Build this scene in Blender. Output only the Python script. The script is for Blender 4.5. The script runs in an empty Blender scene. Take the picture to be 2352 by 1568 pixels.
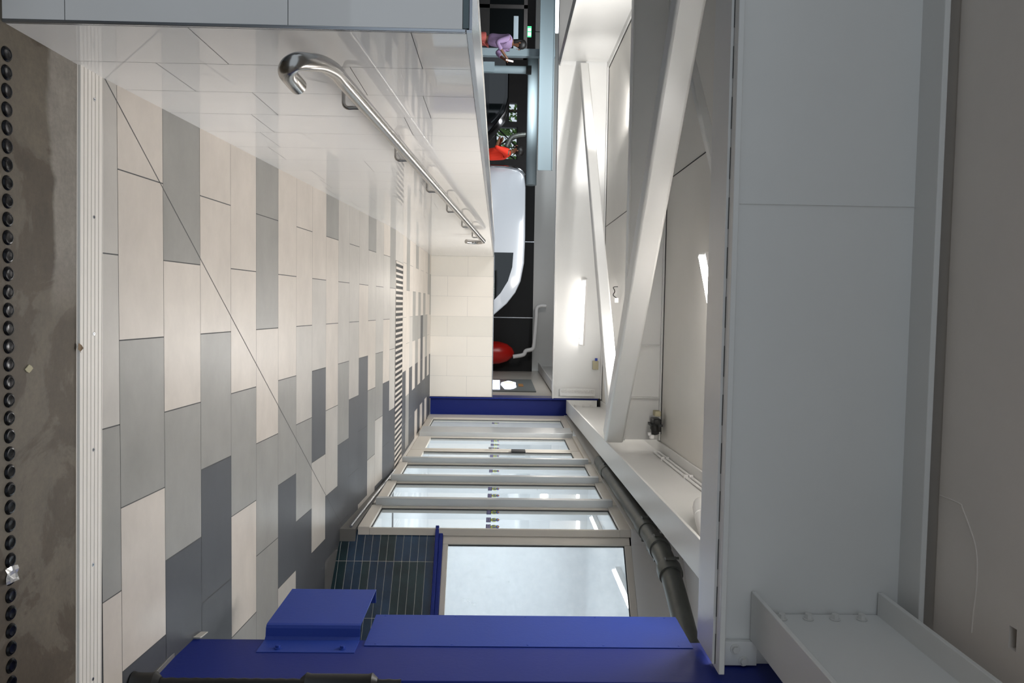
import bpy, bmesh, math, random
from mathutils import Vector, Matrix
random.seed(7)
PI = math.pi
scn = bpy.context.scene
C = scn.collection

# ------------------------------------------------------------------ camera (held upright-sideways: rolled a quarter turn)
CAM_Z = 1.335
yaw, pitch, roll = math.radians(2.78), math.radians(1.06), 0.0155
fwd = Vector((math.sin(yaw)*math.cos(pitch), math.cos(yaw)*math.cos(pitch), math.sin(pitch)))
rgt = Vector((math.cos(yaw), -math.sin(yaw), 0))
upv = rgt.cross(fwd)
r2 = math.cos(roll)*rgt + math.sin(roll)*upv
u2 = -math.sin(roll)*rgt + math.cos(roll)*upv
cd = bpy.data.cameras.new('camera')
cam = bpy.data.objects.new('camera', cd); C.objects.link(cam)
cd.sensor_fit = 'HORIZONTAL'; cd.sensor_width = 36; cd.lens = 36*1670/2352
cd.clip_start = 0.05; cd.clip_end = 200
mx = Matrix((u2, -r2, -fwd)).transposed().to_4x4()
mx.translation = (0, 0, CAM_Z)
cam.matrix_world = mx
scn.camera = cam

# ------------------------------------------------------------------ world, exposure, lights
w = bpy.data.worlds.new('world'); scn.world = w; w.use_nodes = True
bg = w.node_tree.nodes['Background']
bg.inputs[0].default_value = (0.80, 0.90, 1.0, 1); bg.inputs[1].default_value = 0.69
vs = scn.view_settings
vs.view_transform = 'Standard'; vs.look = 'None'; vs.exposure = 0.15; vs.gamma = 1; vs.use_curve_mapping = False

def area(name, loc, target, sx, sy, power, col=(1, .985, .965)):
    l = bpy.data.lights.new(name, 'AREA'); l.shape = 'RECTANGLE'; l.size = sx; l.size_y = sy
    l.energy = power; l.color = col
    o = bpy.data.objects.new(name, l); C.objects.link(o); o.location = loc
    o.rotation_euler = (Vector(target)-Vector(loc)).to_track_quat('-Z', 'Y').to_euler()
    return o
def spot(name, loc, target, power, ang, col=(1, .985, .965), blend=.8, r=.05):
    l = bpy.data.lights.new(name, 'SPOT'); l.energy = power; l.spot_size = ang; l.spot_blend = blend; l.color = col
    l.shadow_soft_size = r
    o = bpy.data.objects.new(name, l); C.objects.link(o); o.location = loc
    o.rotation_euler = (Vector(target)-Vector(loc)).to_track_quat('-Z', 'Y').to_euler()
    return o
def point(name, loc, power, col=(1, .985, .965), r=.06):
    l = bpy.data.lights.new(name, 'POINT'); l.energy = power; l.color = col; l.shadow_soft_size = r
    o = bpy.data.objects.new(name, l); C.objects.link(o); o.location = loc
    return o
# bay lamps and added fills out of view behind the beams, then kiosk and hall
area('bay_fill_a', (.65, 3.5, 2.74), (-.6, 1.8, 0), 1.2, .15, 40)  # unseen fill added for the left wall and near floor
area('bay_fill_b', (.55, 8.0, 2.85), (-.8, 8.3, 0), 1.2, .15, 74)  # added fill without a fitting, brightens the left wall farther in
area('bay_lamp_c', (-2.6, 7.6, 2.80), (-2.4, 8.6, 0), 1.5, .15, 36)
point('bay_point_fill', (.2, 8.6, 2.865), 9)  # added point fill that lifts the ceiling
point('bay_tube_c', (-2.7, 8.5, 2.855), 14)
point('side_bay_fill', (-5.2, 8.0, 2.6), 40)  # added light for the beams left of the bay
spot('corner_spot', (-2.3, 8.6, 2.76), (-3.0, 10.9, 2.66), 130, 1.2)
area('kiosk_lamp_a', (3.2, 6.0, 2.55), (3.2, 6.0, 0), 1.2, .6, 22, (.93, .97, 1))
area('kiosk_lamp_b', (3.2, 9.0, 2.55), (3.2, 9.0, 0), 1.2, .6, 46, (.93, .97, 1))
area('hall_lamp_a', (-4.5, 14.2, 2.75), (-4.5, 15.2, 0), 2.0, .3, 60, (.88, .96, 1))
area('hall_lamp_b', (-1.2, 14.2, 2.75), (-1.2, 15.2, 0), 2.0, .3, 40, (.95, .98, 1))
point('hall_tube', (-6.0, 12.0, 2.5), 26, (.88, .96, 1))
point('hall_back_fill', (-5.0, 23.0, 2.5), 45, (.9, .93, 1))  # added to lighten the rear wall of the hall
point('booth_fill', (-7.6, 19.7, 2.6), 60, (.92, .94, 1))  # unseen light added behind the beam to brighten the booth front
point('hall_warm_fill', (-.4, 14.5, 2.3), 30, (1, .93, .85))  # warm fill added for the faces of the distant beams

# ------------------------------------------------------------------ materials
def lin(c):
    c = c/255
    return c/12.92 if c <= .04045 else ((c+.055)/1.055)**2.4
def rgb(r, g, b): return (lin(r), lin(g), lin(b), 1)
def mat(name, col, rough=.5, metal=0, spec=.5, noise=0, nscale=6, bump=0, bscale=40, coat=0, stretch=None):
    m = bpy.data.materials.new(name); m.use_nodes = True
    nt = m.node_tree; N = nt.nodes; L = nt.links; b = N['Principled BSDF']
    c = rgb(*col)
    b.inputs['Base Color'].default_value = c; b.inputs['Roughness'].default_value = rough
    b.inputs['Metallic'].default_value = metal; b.inputs['Specular IOR Level'].default_value = spec
    b.inputs['Coat Weight'].default_value = coat; b.inputs['Coat Roughness'].default_value = .08
    if noise or bump:
        tc = N.new('ShaderNodeTexCoord'); mp = N.new('ShaderNodeMapping')
        L.new(tc.outputs['Object'], mp.inputs[0])
        if stretch: mp.inputs['Scale'].default_value = stretch
    if noise:
        n = N.new('ShaderNodeTexNoise'); n.inputs['Scale'].default_value = nscale; n.inputs['Detail'].default_value = 6
        n.inputs['Roughness'].default_value = .65
        L.new(mp.outputs[0], n.inputs[0])
        mr = N.new('ShaderNodeMapRange'); mr.inputs[1].default_value = .3; mr.inputs[2].default_value = .7
        mr.inputs[3].default_value = 1-noise; mr.inputs[4].default_value = 1+noise
        L.new(n.outputs[0], mr.inputs[0])
        mul = N.new('ShaderNodeVectorMath'); mul.operation = 'SCALE'; mul.inputs[0].default_value = c[:3]
        L.new(mr.outputs[0], mul.inputs['Scale']); L.new(mul.outputs[0], b.inputs['Base Color'])
    if bump:
        n2 = N.new('ShaderNodeTexNoise'); n2.inputs['Scale'].default_value = bscale; n2.inputs['Detail'].default_value = 4
        L.new(mp.outputs[0], n2.inputs[0])
        bp = N.new('ShaderNodeBump'); bp.inputs['Strength'].default_value = bump; bp.inputs['Distance'].default_value = .01
        L.new(n2.outputs[0], bp.inputs['Height']); L.new(bp.outputs[0], b.inputs['Normal'])
    return m
def emit(name, col, s):
    m = bpy.data.materials.new(name); m.use_nodes = True
    b = m.node_tree.nodes['Principled BSDF']
    b.inputs['Base Color'].default_value = rgb(*col); b.inputs['Emission Color'].default_value = rgb(*col)
    b.inputs['Emission Strength'].default_value = s
    return m
def glass_mat(name, haze, tint=(235, 243, 246), ior=1.6, hazecol=(225, 232, 240)):
    m = bpy.data.materials.new(name); m.use_nodes = True
    nt = m.node_tree; N = nt.nodes; L = nt.links
    for n in list(N):
        if n.type != 'OUTPUT_MATERIAL': N.remove(n)
    out = [n for n in N if n.type == 'OUTPUT_MATERIAL'][0]
    t = N.new('ShaderNodeBsdfTransparent'); t.inputs[0].default_value = rgb(*tint)
    g = N.new('ShaderNodeBsdfGlossy'); g.inputs['Roughness'].default_value = .02 + .25*haze
    ge = N.new('ShaderNodeNewGeometry'); dt = N.new('ShaderNodeVectorMath'); dt.operation = 'DOT_PRODUCT'
    L.new(ge.outputs['Incoming'], dt.inputs[0]); L.new(ge.outputs['Normal'], dt.inputs[1])
    def mth(op, *a):
        n = N.new('ShaderNodeMath'); n.operation = op
        for i, x in enumerate(a):
            if isinstance(x, (int, float)): n.inputs[i].default_value = x
            else: L.new(x, n.inputs[i])
        return n.outputs[0]
    f0 = 2*((ior-1)/(ior+1))**2
    fr = mth('MULTIPLY_ADD', mth('POWER', mth('SUBTRACT', 1.0, mth('ABSOLUTE', dt.outputs['Value'])), 4.5), 1-f0, f0)
    m1 = N.new('ShaderNodeMixShader'); L.new(fr, m1.inputs[0]); L.new(t.outputs[0], m1.inputs[1]); L.new(g.outputs[0], m1.inputs[2])
    last = m1
    if haze:
        d = N.new('ShaderNodeBsdfDiffuse'); d.inputs[0].default_value = rgb(*hazecol)
        tr = N.new('ShaderNodeBsdfTranslucent'); tr.inputs[0].default_value = rgb(*hazecol)
        md = N.new('ShaderNodeMixShader'); md.inputs[0].default_value = .5
        L.new(d.outputs[0], md.inputs[1]); L.new(tr.outputs[0], md.inputs[2])
        tc = N.new('ShaderNodeTexCoord'); nn = N.new('ShaderNodeTexNoise'); nn.inputs['Scale'].default_value = 5; nn.inputs['Detail'].default_value = 8
        L.new(tc.outputs['Object'], nn.inputs[0])
        mr = N.new('ShaderNodeMapRange'); mr.inputs[1].default_value = .3; mr.inputs[2].default_value = .75
        mr.inputs[3].default_value = haze*.75; mr.inputs[4].default_value = haze*1.2
        L.new(nn.outputs[0], mr.inputs[0])
        m2 = N.new('ShaderNodeMixShader'); L.new(mr.outputs[0], m2.inputs[0]); L.new(last.outputs[0], m2.inputs[1]); L.new(md.outputs[0], m2.inputs[2])
        last = m2
    L.new(last.outputs[0], out.inputs[0])
    return m

M = {}
M['white'] = mat('white_steel_paint', (224, 223, 220), .33, spec=.5, noise=.015, nscale=3, bump=.03, bscale=25)
M['ceil'] = mat('ceiling_white', (226, 222, 215), .45, noise=.02, nscale=2)
M['slab'] = mat('slab_paint', (226, 217, 208), .75, noise=.03, nscale=2.5, bump=.12, bscale=12)
M['wtile'] = mat('glossy_white_tile', (236, 233, 230), .035, spec=.6, noise=.01, nscale=1.2)
M['cream'] = mat('cream_tile', (236, 229, 219), .22, noise=.008)
M['cream2'] = mat('cream_tile_shade', (228, 222, 212), .22, noise=.008)
M['grout'] = mat('dark_grout', (92, 92, 92), .9)
M['lgrout'] = mat('light_grout', (150, 149, 148), .85)
st = (1.0, 4.0, 1.0)
M['t1'] = mat('floor_tile_light', (196, 187, 177), .38, noise=.09, nscale=3, stretch=(1, 1.6, 1))
M['t2'] = mat('floor_tile_pale_grey', (182, 177, 170), .38, noise=.09, nscale=3, stretch=(1, 1.6, 1))
M['t3'] = mat('floor_tile_grey', (143, 141, 136), .38, noise=.10, nscale=3, stretch=(1, 1.6, 1))
M['t4'] = mat('floor_tile_charcoal', (70, 72, 76), .5, noise=.08, nscale=3, stretch=(1, 1.6, 1))
M['alu'] = mat('ridged_aluminium', (226, 220, 212), .45, metal=0, noise=.02)
M['aludark'] = mat('groove', (70, 70, 70), .8)
M['cap'] = mat('aluminium_cap', (150, 153, 160), .22, metal=.9)
M['trimsteel'] = mat('brushed_trim', (176, 180, 186), .25, metal=.9)
M['teal'] = mat('glass_edge', (88, 104, 108), .12)
M['ss'] = mat('stainless', (172, 169, 165), .24, metal=1, noise=.02, nscale=30)
M['stud'] = mat('black_stud', (30, 30, 32), .22, metal=.85)
M['blue'] = mat('blue_paint', (40, 65, 152), .5, spec=.3, bump=.06, bscale=60)
M['bluedk'] = mat('blue_column_paint', (22, 40, 122), .5, spec=.3, bump=.05, bscale=60)
M['beige'] = mat('window_frame', (204, 198, 188), .38)
M['frame'] = mat('silver_frame', (190, 193, 194), .30, metal=.25)
M['rubber'] = mat('black_gasket', (16, 20, 24), .5)
M['skirt'] = mat('dark_skirting', (110, 108, 104), .45)
M['navy'] = mat('navy_tile', (32, 58, 84), .12, noise=.35, nscale=4)
M['navy2'] = mat('green_navy_tile', (34, 56, 62), .12, noise=.35, nscale=4)
M['wgrout'] = mat('white_grout', (214, 212, 204), .8)
M['galv'] = mat('galvanised_pipe', (104, 106, 102), .42, metal=.55, noise=.12, nscale=9)
M['pvc'] = mat('white_plastic', (238, 236, 234), .3)
M['blk'] = mat('black_plastic', (28, 27, 26), .42)
M['dark'] = mat('charcoal_wall', (30, 30, 31), .7, noise=.1)
M['dark2'] = mat('dark_hall_wall', (66, 64, 62), .6, noise=.1)
M['hallfloor'] = mat('hall_floor', (95, 97, 100), .5, noise=.1)
M['van'] = mat('white_van_paint', (206, 211, 218), .16, coat=.8)
M['blackcar'] = mat('black_car_paint', (8, 9, 11), .14, coat=.8)
M['darkglass'] = mat('dark_vehicle_glass', (8, 13, 14), .04, spec=.9)
M['chrome'] = mat('chrome', (215, 218, 222), .12, metal=1)
M['tyre'] = mat('tyre', (22, 22, 22), .8)
M['pale'] = mat('pale_blue_grey_steel', (178, 194, 200), .4)
M['room'] = mat('kiosk_wall', (240, 242, 244), .6)
M['glow'] = emit('tube_glow', (255, 250, 244), 13)
M['glow1'] = emit('near_tube_glow', (255, 250, 244), 30)
M['glow2'] = emit('hall_tube_glow', (236, 246, 255), 9)
M['green'] = emit('exit_sign_green', (70, 190, 130), 1.6)
M['signwhite'] = emit('exit_sign_white', (225, 250, 240), 2.2)
M['scrblue'] = emit('screen_white_blue', (222, 232, 255), 2.6)
M['scryel'] = emit('screen_yellow', (236, 246, 170), 1.6)
M['scrgrey'] = mat('screen_grey', (128, 134, 134), .35)
M['orange'] = mat('orange_patch', (180, 130, 80), .5)
M['glass'] = glass_mat('clear_window_glass', .12, ior=1.55)
M['hazy'] = glass_mat('glare_hazed_glass', .34, ior=1.55)  # window glare put into the glass as a milky diffuse mix
M['stk_lav'] = mat('sticker_lavender', (150, 145, 180), .5)
M['stk_nav'] = mat('sticker_navy', (40, 42, 100), .5)
M['stk_yel'] = mat('sticker_lime', (172, 182, 52), .5)
M['stk_blu'] = mat('sticker_blue', (38, 74, 160), .5)
M['skin'] = mat('skin_brown', (112, 72, 48), .55)
M['hair'] = mat('dark_hair', (22, 17, 15), .5)
M['purple'] = mat('lavender_sweater', (150, 124, 158), .9, noise=.08, nscale=40)
M['salmon'] = mat('salmon_trousers', (176, 84, 76), .85)
M['red'] = mat('orange_red_shirt', (236, 52, 22), .75)
M['redpl'] = mat('red_plastic', (200, 32, 24), .3)
M['phone'] = emit('phone_screen', (250, 226, 222), 1.2)
M['leaf'] = mat('tree_leaf', (104, 138, 70), .7, noise=.3, nscale=4)
M['bark'] = mat('bark', (80, 62, 46), .9)
M['dryleaf'] = mat('dry_leaf', (134, 112, 88), .8)
M['paper'] = mat('paper_scrap', (176, 168, 140), .8)
M['teal_flag'] = mat('teal_flag', (64, 120, 120), .7)
M['boltm'] = mat('painted_bolt', (216, 214, 210), .4)

def concrete_mat():
    m = bpy.data.materials.new('stained_concrete'); m.use_nodes = True
    nt = m.node_tree; N = nt.nodes; L = nt.links; b = N['Principled BSDF']
    tc = N.new('ShaderNodeTexCoord')
    def noise(s, d=6, r=.6, dist=0):
        n = N.new('ShaderNodeTexNoise'); n.inputs['Scale'].default_value = s; n.inputs['Detail'].default_value = d
        n.inputs['Roughness'].default_value = r; n.inputs['Distortion'].default_value = dist
        L.new(tc.outputs['Object'], n.inputs[0]); return n
    a = noise(3.2, 7, .6, .6); f = noise(60, 6, .7); g = noise(11, 5, .6)
    cr = N.new('ShaderNodeValToRGB'); e = cr.color_ramp.elements
    e[0].position = .36; e[0].color = rgb(70, 60, 47); e[1].position = .66; e[1].color = rgb(100, 91, 77)
    x = e.new(.50); x.color = rgb(78, 67, 53); y = e.new(.535); y.color = rgb(94, 85, 72)
    L.new(a.outputs[0], cr.inputs[0])
    mr = N.new('ShaderNodeMapRange'); mr.inputs[1].default_value = .3; mr.inputs[2].default_value = .7
    mr.inputs[3].default_value = .84; mr.inputs[4].default_value = 1.14; L.new(f.outputs[0], mr.inputs[0])
    m2 = N.new('ShaderNodeMapRange'); m2.inputs[1].default_value = .3; m2.inputs[2].default_value = .7
    m2.inputs[3].default_value = .86; m2.inputs[4].default_value = 1.1; L.new(g.outputs[0], m2.inputs[0])
    mu = N.new('ShaderNodeMath'); mu.operation = 'MULTIPLY'; L.new(mr.outputs[0], mu.inputs[0]); L.new(m2.outputs[0], mu.inputs[1])
    # a light cement smear along the metal strip, on the left half
    sx = N.new('ShaderNodeSeparateXYZ'); L.new(tc.outputs['Object'], sx.inputs[0])
    yy = N.new('ShaderNodeMath'); yy.operation = 'MULTIPLY_ADD'; yy.inputs[1].default_value = .12; L.new(a.outputs[0], yy.inputs[0]); L.new(sx.outputs['Y'], yy.inputs[2])
    k1 = N.new('ShaderNodeMapRange'); k1.inputs[1].default_value = 2.305; k1.inputs[2].default_value = 2.325; L.new(yy.outputs[0], k1.inputs[0])
    k2 = N.new('ShaderNodeMapRange'); k2.inputs[1].default_value = .32; k2.inputs[2].default_value = .12; L.new(sx.outputs['X'], k2.inputs[0])
    kk = N.new('ShaderNodeMath'); kk.operation = 'MULTIPLY'; L.new(k1.outputs[0], kk.inputs[0]); L.new(k2.outputs[0], kk.inputs[1])
    mixc = N.new('ShaderNodeMix'); mixc.data_type = 'RGBA'; L.new(kk.outputs[0], mixc.inputs['Factor'])
    L.new(cr.outputs[0], mixc.inputs['A']); mixc.inputs['B'].default_value = rgb(130, 123, 114)
    sc = N.new('ShaderNodeVectorMath'); sc.operation = 'SCALE'
    L.new(mixc.outputs['Result'], sc.inputs[0]); L.new(mu.outputs[0], sc.inputs['Scale']); L.new(sc.outputs[0], b.inputs['Base Color'])
    b.inputs['Roughness'].default_value = .62
    bp = N.new('ShaderNodeBump'); bp.inputs['Strength'].default_value = .2; bp.inputs['Distance'].default_value = .004
    L.new(f.outputs[0], bp.inputs['Height']); L.new(bp.outputs[0], b.inputs['Normal'])
    return m
M['conc'] = concrete_mat()

# ------------------------------------------------------------------ mesh builder
class MB:
    def __init__(s): s.v = []; s.f = []; s.m = []
    def poly(s, pts, m=0):
        n = len(s.v); s.v += [Vector(p) for p in pts]; s.f.append(list(range(n, n+len(pts)))); s.m.append(m)
    def box(s, a, b, m=0):
        x0, y0, z0 = a; x1, y1, z1 = b
        s.hexa([(x0,y0,z0),(x1,y0,z0),(x1,y1,z0),(x0,y1,z0)], [(x0,y0,z1),(x1,y0,z1),(x1,y1,z1),(x0,y1,z1)], m)
    def hexa(s, lo, hi, m=0): s.loft([lo, hi], m)
    def loft(s, rings, m=0, caps=True, closed=True):
        n0 = len(s.v); k = len(rings[0])
        for r in rings: s.v += [Vector(p) for p in r]
        for i in range(len(rings)-1):
            for j in range(k if closed else k-1):
                a = n0+i*k+j; b = n0+i*k+(j+1) % k
                s.f.append([a, b, b+k, a+k]); s.m.append(m)
        if caps and closed:
            s.f.append([n0+j for j in range(k-1, -1, -1)]); s.m.append(m)
            q = n0+(len(rings)-1)*k
            s.f.append([q+j for j in range(k)]); s.m.append(m)
    def prism(s, pts, ext, m=0):
        e = Vector(ext); s.loft([pts, [Vector(p)+e for p in pts]], m)
    def tube(s, pts, r, n=14, m=0, caps=True):
        pts = [Vector(p) for p in pts]; rings = []
        rr = r if isinstance(r, (list, tuple)) else [r]*len(pts)
        t0 = (pts[1]-pts[0]).normalized()
        up = Vector((0,0,1)) if abs(t0.z) < .9 else Vector((1,0,0))
        nrm = (up - t0*up.dot(t0)).normalized(); prev = t0
        for i, p in enumerate(pts):
            if i == 0: t = t0
            elif i == len(pts)-1: t = (pts[i]-pts[i-1]).normalized()
            else: t = ((pts[i]-pts[i-1]).normalized()+(pts[i+1]-pts[i]).normalized()).normalized()
            q = prev.rotation_difference(t); nrm = (q @ nrm); nrm = (nrm - t*nrm.dot(t)).normalized(); prev = t
            bn = t.cross(nrm)
            rings.append([p + (nrm*math.cos(2*PI*j/n)+bn*math.sin(2*PI*j/n))*rr[i] for j in range(n)])
        s.loft(rings, m, caps)
    def sphere(s, c, r, m=0, n=12, k=8, sc=(1,1,1)):
        c = Vector(c); rings = []
        for i in range(k+1):
            a = -PI/2 + PI*i/k; q = max(math.cos(a), .02)
            rings.append([c+Vector((math.cos(2*PI*j/n)*q*r*sc[0], math.sin(2*PI*j/n)*q*r*sc[1], math.sin(a)*r*sc[2])) for j in range(n)])
        s.loft(rings, m)
OFF = {}
def setp(o, label=None, cat=None, group=None, kind=None):
    if label: o['label'] = label
    if cat: o['category'] = cat
    if group: o['group'] = group
    if kind: o['kind'] = kind
    return o
def thing(name, label, cat, loc, group=None, kind=None):
    o = bpy.data.objects.new(name, None); C.objects.link(o); o.location = loc; o.empty_display_size = .1
    OFF[o] = Vector(loc); return setp(o, label, cat, group, kind)
def build(mb, name, mats, parent=None, bevel=0, smooth=True, label=None, cat=None, group=None, kind=None, angle=.6):
    if not isinstance(mats, (list, tuple)): mats = [mats]
    if parent is not None: off = OFF[parent]
    else:
        xs = [v.x for v in mb.v]; ys = [v.y for v in mb.v]; zs = [v.z for v in mb.v]
        off = Vector(((min(xs)+max(xs))/2, (min(ys)+max(ys))/2, min(zs)))
    me = bpy.data.meshes.new(name)
    me.from_pydata([v-off for v in mb.v], [], mb.f)
    for m in mats: me.materials.append(M[m] if isinstance(m, str) else m)
    me.polygons.foreach_set('material_index', mb.m)
    bm = bmesh.new(); bm.from_mesh(me); bmesh.ops.recalc_face_normals(bm, faces=bm.faces); bm.to_mesh(me); bm.free()
    if smooth: me.shade_smooth(); me.set_sharp_from_angle(angle=angle)
    me.update()
    o = bpy.data.objects.new(name, me); C.objects.link(o)
    if parent is None: o.location = off
    else: o.parent = parent
    OFF[o] = off
    if bevel:
        bv = o.modifiers.new('bevel', 'BEVEL'); bv.width = bevel; bv.segments = 2; bv.limit_method = 'ANGLE'; bv.angle_limit = .6
    return setp(o, label, cat, group, kind)
def boxo(name, a, b, m, parent=None, bevel=0, **k):
    q = MB(); q.box(a, b); return build(q, name, m, parent, bevel, **k)
def hexbolt(mb, p, axis, r=.012, h=.014, m=0):
    p = Vector(p); ax = Vector(axis).normalized()
    mb.tube([p, p+ax*.003], r*1.5, 16, m); mb.tube([p+ax*.003, p+ax*(.003+h)], r, 6, m)

def ramp_z(y): return .063*y-.149
def floor_z(y): return 0 if y < 2.37 else (ramp_z(y) if y < 7.222 else .306)

# ------------------------------------------------------------------ floor
XL = -.735
q = MB(); q.box((-5, -2.5, -.2), (4.5, 2.40, 0))
build(q, 'floor', 'conc', kind='structure', label='brown-stained concrete floor in front of the ramp', cat='floor')

def tile_field(q, rows, zf, g=.0022, g2=.0012):
    # rows: (y0, y1, xmin, xmax(y)->x, [(x_joint...)], [tone...])
    for y0, y1, xa, xb, joints, tones in rows:
        js = [xa]+list(joints)+[xb]
        for i in range(len(js)-1):
            a, b = js[i], js[i+1]
            if b-a < .01: continue
            ga = 0 if i == 0 else g
            q.poly([(a+ga, y0+g2, zf(y0)), (b-g, y0+g2, zf(y0)), (b-g, y1-g2, zf(y1)), (a+ga, y1-g2, zf(y1))], tones[i % len(tones)])
A0, B0, S = -.155, -.450, .592
ys = [2.445, 2.557, 2.855, 3.156, 3.46, 3.76, 4.07, 4.365, 4.66, 4.953, 5.245, 5.54, 5.83, 6.13, 6.405, 6.70, 6.98, 7.235]
tones = [ # 1 light 2 pale grey 3 grey 4 charcoal
 [2,2,3,1], [1,1,3,1,4], [3,1,3,4], [1,1,3,4,4], [1,1,3,1,3], [3,3,1,3,3], [1,1,3,4,2], [1,1,2,3,4],
 [1,2,4,2,4], [3,1,1,2,4,1], [2,2,3,4,4], [2,2,2,4,4], [2,1,4,4,2], [3,2,1,3,2], [2,2,3,2,4], [1,2,1,4,4], [3,2,2,4,4]]
rows = []
for i in range(17):
    typeA = (i % 2 == 0)
    st0 = A0 if typeA else B0
    js = [st0+S*k for k in range(5)]
    xe = 1.78 if i > 8 else 2.3
    rows.append((ys[i], ys[i+1], XL, xe, [j for j in js if j < xe], [t-1 for t in tones[i]]))
q = MB(); zr = lambda y: ramp_z(y)
tile_field(q, rows, zr)
q.poly([(XL-.02, 2.40, ramp_z(2.40)-.002), (2.3, 2.40, ramp_z(2.40)-.002), (2.3, 7.24, ramp_z(7.24)-.002), (XL-.02, 7.24, ramp_z(7.24)-.002)], 4)
q.box((XL-.02, 2.38, -.2), (2.3, 7.24, -.06), 4); q.box((2.3, 2.40, -.2), (2.9, 4.9, .01), 4)
# cut joint running diagonally where the ramp folds
fa, fb = Vector((-.747, 2.476)), Vector((1.70, 5.423))
dn = (fb-fa).normalized(); nn = Vector((-dn.y, dn.x))*.0022
L_ = [(fa-nn), (fb-nn), (fb+nn), (fa+nn)]
q.poly([(p.x, p.y, ramp_z(p.y)+.0006) for p in L_], 4)
build(q, 'floor_ramp', ['t1', 't2', 't3', 't4', 'grout'], smooth=False, kind='structure', label='sloping floor of mixed grey rectangular tiles', cat='floor')

# landing beyond the drain
rows = []
y = 7.80; i = 0
while y < 10.94:
    y1 = min(y+.298, 10.95)
    st0 = B0 if i % 2 == 0 else A0
    js = [st0+S*k for k in range(5) if st0+S*k < 1.70]
    pre = [[1,1,1,4,4],[3,1,1,3,4],[1,1,2,4,4],[1,3,1,4,4],[3,1,3,4,1],[1,3,1,4,4],[1,1,4,4,1],[1,3,1,4,4],[1,1,3,4,1],[3,1,1,4,4],[1,3,1,4,4],[1,1,3,4,4]][i % 12]
    rows.append((y, y1, XL, 1.70, js, [t-1 for t in pre])); y += .298; i += 1
q = MB(); tile_field(q, rows, lambda y: .306)
rows = [(7.237, 7.80, XL, -.435, [], [1]), (7.237, 7.80, 1.655, 1.70, [], [1])]
tile_field(q, rows, lambda y: .306)
q.box((XL-.02, 7.235, -.1), (1.72, 10.97, .304), 4)
build(q, 'floor_landing', ['t1', 't2', 't3', 't4', 'lgrout'], smooth=False, kind='structure', label='level tiled landing beyond the drain', cat='floor')

# aluminium strip where concrete meets tiles
sy0 = lambda x: 2.325-.0255*x
q = MB(); n = 7
wd = .135
prof = []
for k in range(6):
    a = .004+k*.0215
    prof += [(a, .001), (a+.0015, .008), (a+.0188, .008), (a+.0203, .001)]
prof = [(0, 0), (.0025, .001)]+prof+[(wd-.002, .001), (wd, .007), (wd+.003, .007), (wd+.003, -.002), (0, -.002)]
q.loft([[(XL, sy0(XL)+p[0], p[1]) for p in prof], [(2.0, sy0(2.0)+p[0], p[1]) for p in prof]])
s = build(q, 'trim_1', 'alu', smooth=False, kind='structure', label='ridged aluminium joint strip between concrete and floor tiles', cat='trim')
for k in range(7):
    x = -.649+.381*k
    q = MB(); yy = sy0(x)+.083
    q.tube([(x, yy, .0075), (x, yy, .0098)], .0055, 12); q.tube([(x, yy, .0099), (x, yy, .0101)], .0022, 6, 1)
    build(q, 'screw', ['trimsteel', 'blk'], s)
boxo('floor_shadow_gap', (XL, 2.30, -.012), (2.0, 2.33, -.004), 'aludark', s)

# drain grating
g = thing('drain_grate', 'long stainless slotted drain grate across the top of the ramp', 'drain', (.6, 7.52, .30))
q = MB()
for (a, b) in (((-.435, 7.237), (1.655, 7.262)), ((-.435, 7.775), (1.655, 7.80))):
    q.box((a[0], a[1], .298), (b[0], b[1], .3075))
build(q, 'frame', 'ss', g)
q = MB(); q.box((-.435, 7.262, .2985), (1.655, 7.775, .3052)); build(q, 'tray', 'rubber', g)
nb = 38; p = 2.09/nb
for k in range(nb):
    x = -.435+p*k
    q = MB(); q.box((x+.004, 7.262, .3053), (x+p*.50, 7.775, .3092)); build(q, 'bar', 't1', g)
# tactile studs in the concrete
def stud(x, y):
    q = MB(); rings = []; n = 24
    for r, z in ((.0205, 0), (.0205, .0015), (.0165, .0058), (.013, .0064), (.012, .0052), (.004, .0044), (.0005, .0044)):
        rings.append([(x+math.cos(2*PI*j/n)*r, y+math.sin(2*PI*j/n)*r, z) for j in range(n)])
    q.loft(rings); return q
for k in range(36):
    x = -.654+.0491*k
    build(stud(x, 2.004-.014*x), 'floor_stud', 'stud', cat='stud', group='row of black studs set in the concrete floor',
          label='black round turned-metal stud, one of the single row across the concrete floor', angle=.25)

# litter
q = MB(); rings = []
random.seed(3)
for i in range(5):
    for j in range(5): pass
vv = [[(.735+.011*i+random.uniform(-.002, .002), 1.955+.012*j+random.uniform(-.003, .003), .009+random.uniform(0, .010)) for j in range(5)] for i in range(5)]
for i in range(4):
    for j in range(4): q.poly([vv[i][j], vv[i+1][j], vv[i+1][j+1], vv[i][j+1]])
m = mat('clear_wrap', (225, 225, 225), .06, spec=.9); m.node_tree.nodes['Principled BSDF'].inputs['Transmission Weight'].default_value = .55
M['wrap'] = m
build(q, 'plastic_scrap', 'wrap', smooth=False, cat='litter', label='crumpled clear plastic scrap lying on a black floor stud')
q = MB(); q.poly([(.138,2.316,.010),(.146,2.328,.013),(.156,2.330,.017),(.166,2.322,.012),(.158,2.312,.010)]); q.poly([(.166,2.322,.012),(.172,2.326,.012),(.167,2.324,.010)])
build(q, 'dry_leaf', 'dryleaf', smooth=False, cat='leaf', label='tiny curled dry leaf on the edge of the aluminium strip')
q = MB(); q.loft([[(.200+math.cos(a)*.012*r, 2.084+math.sin(a)*.016*r, z) for a, r in zip([k*PI/4 for k in range(8)], (1,.8,1.1,.9,1,.7,1.1,.9))] for z in (.0005, .003)])
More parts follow.
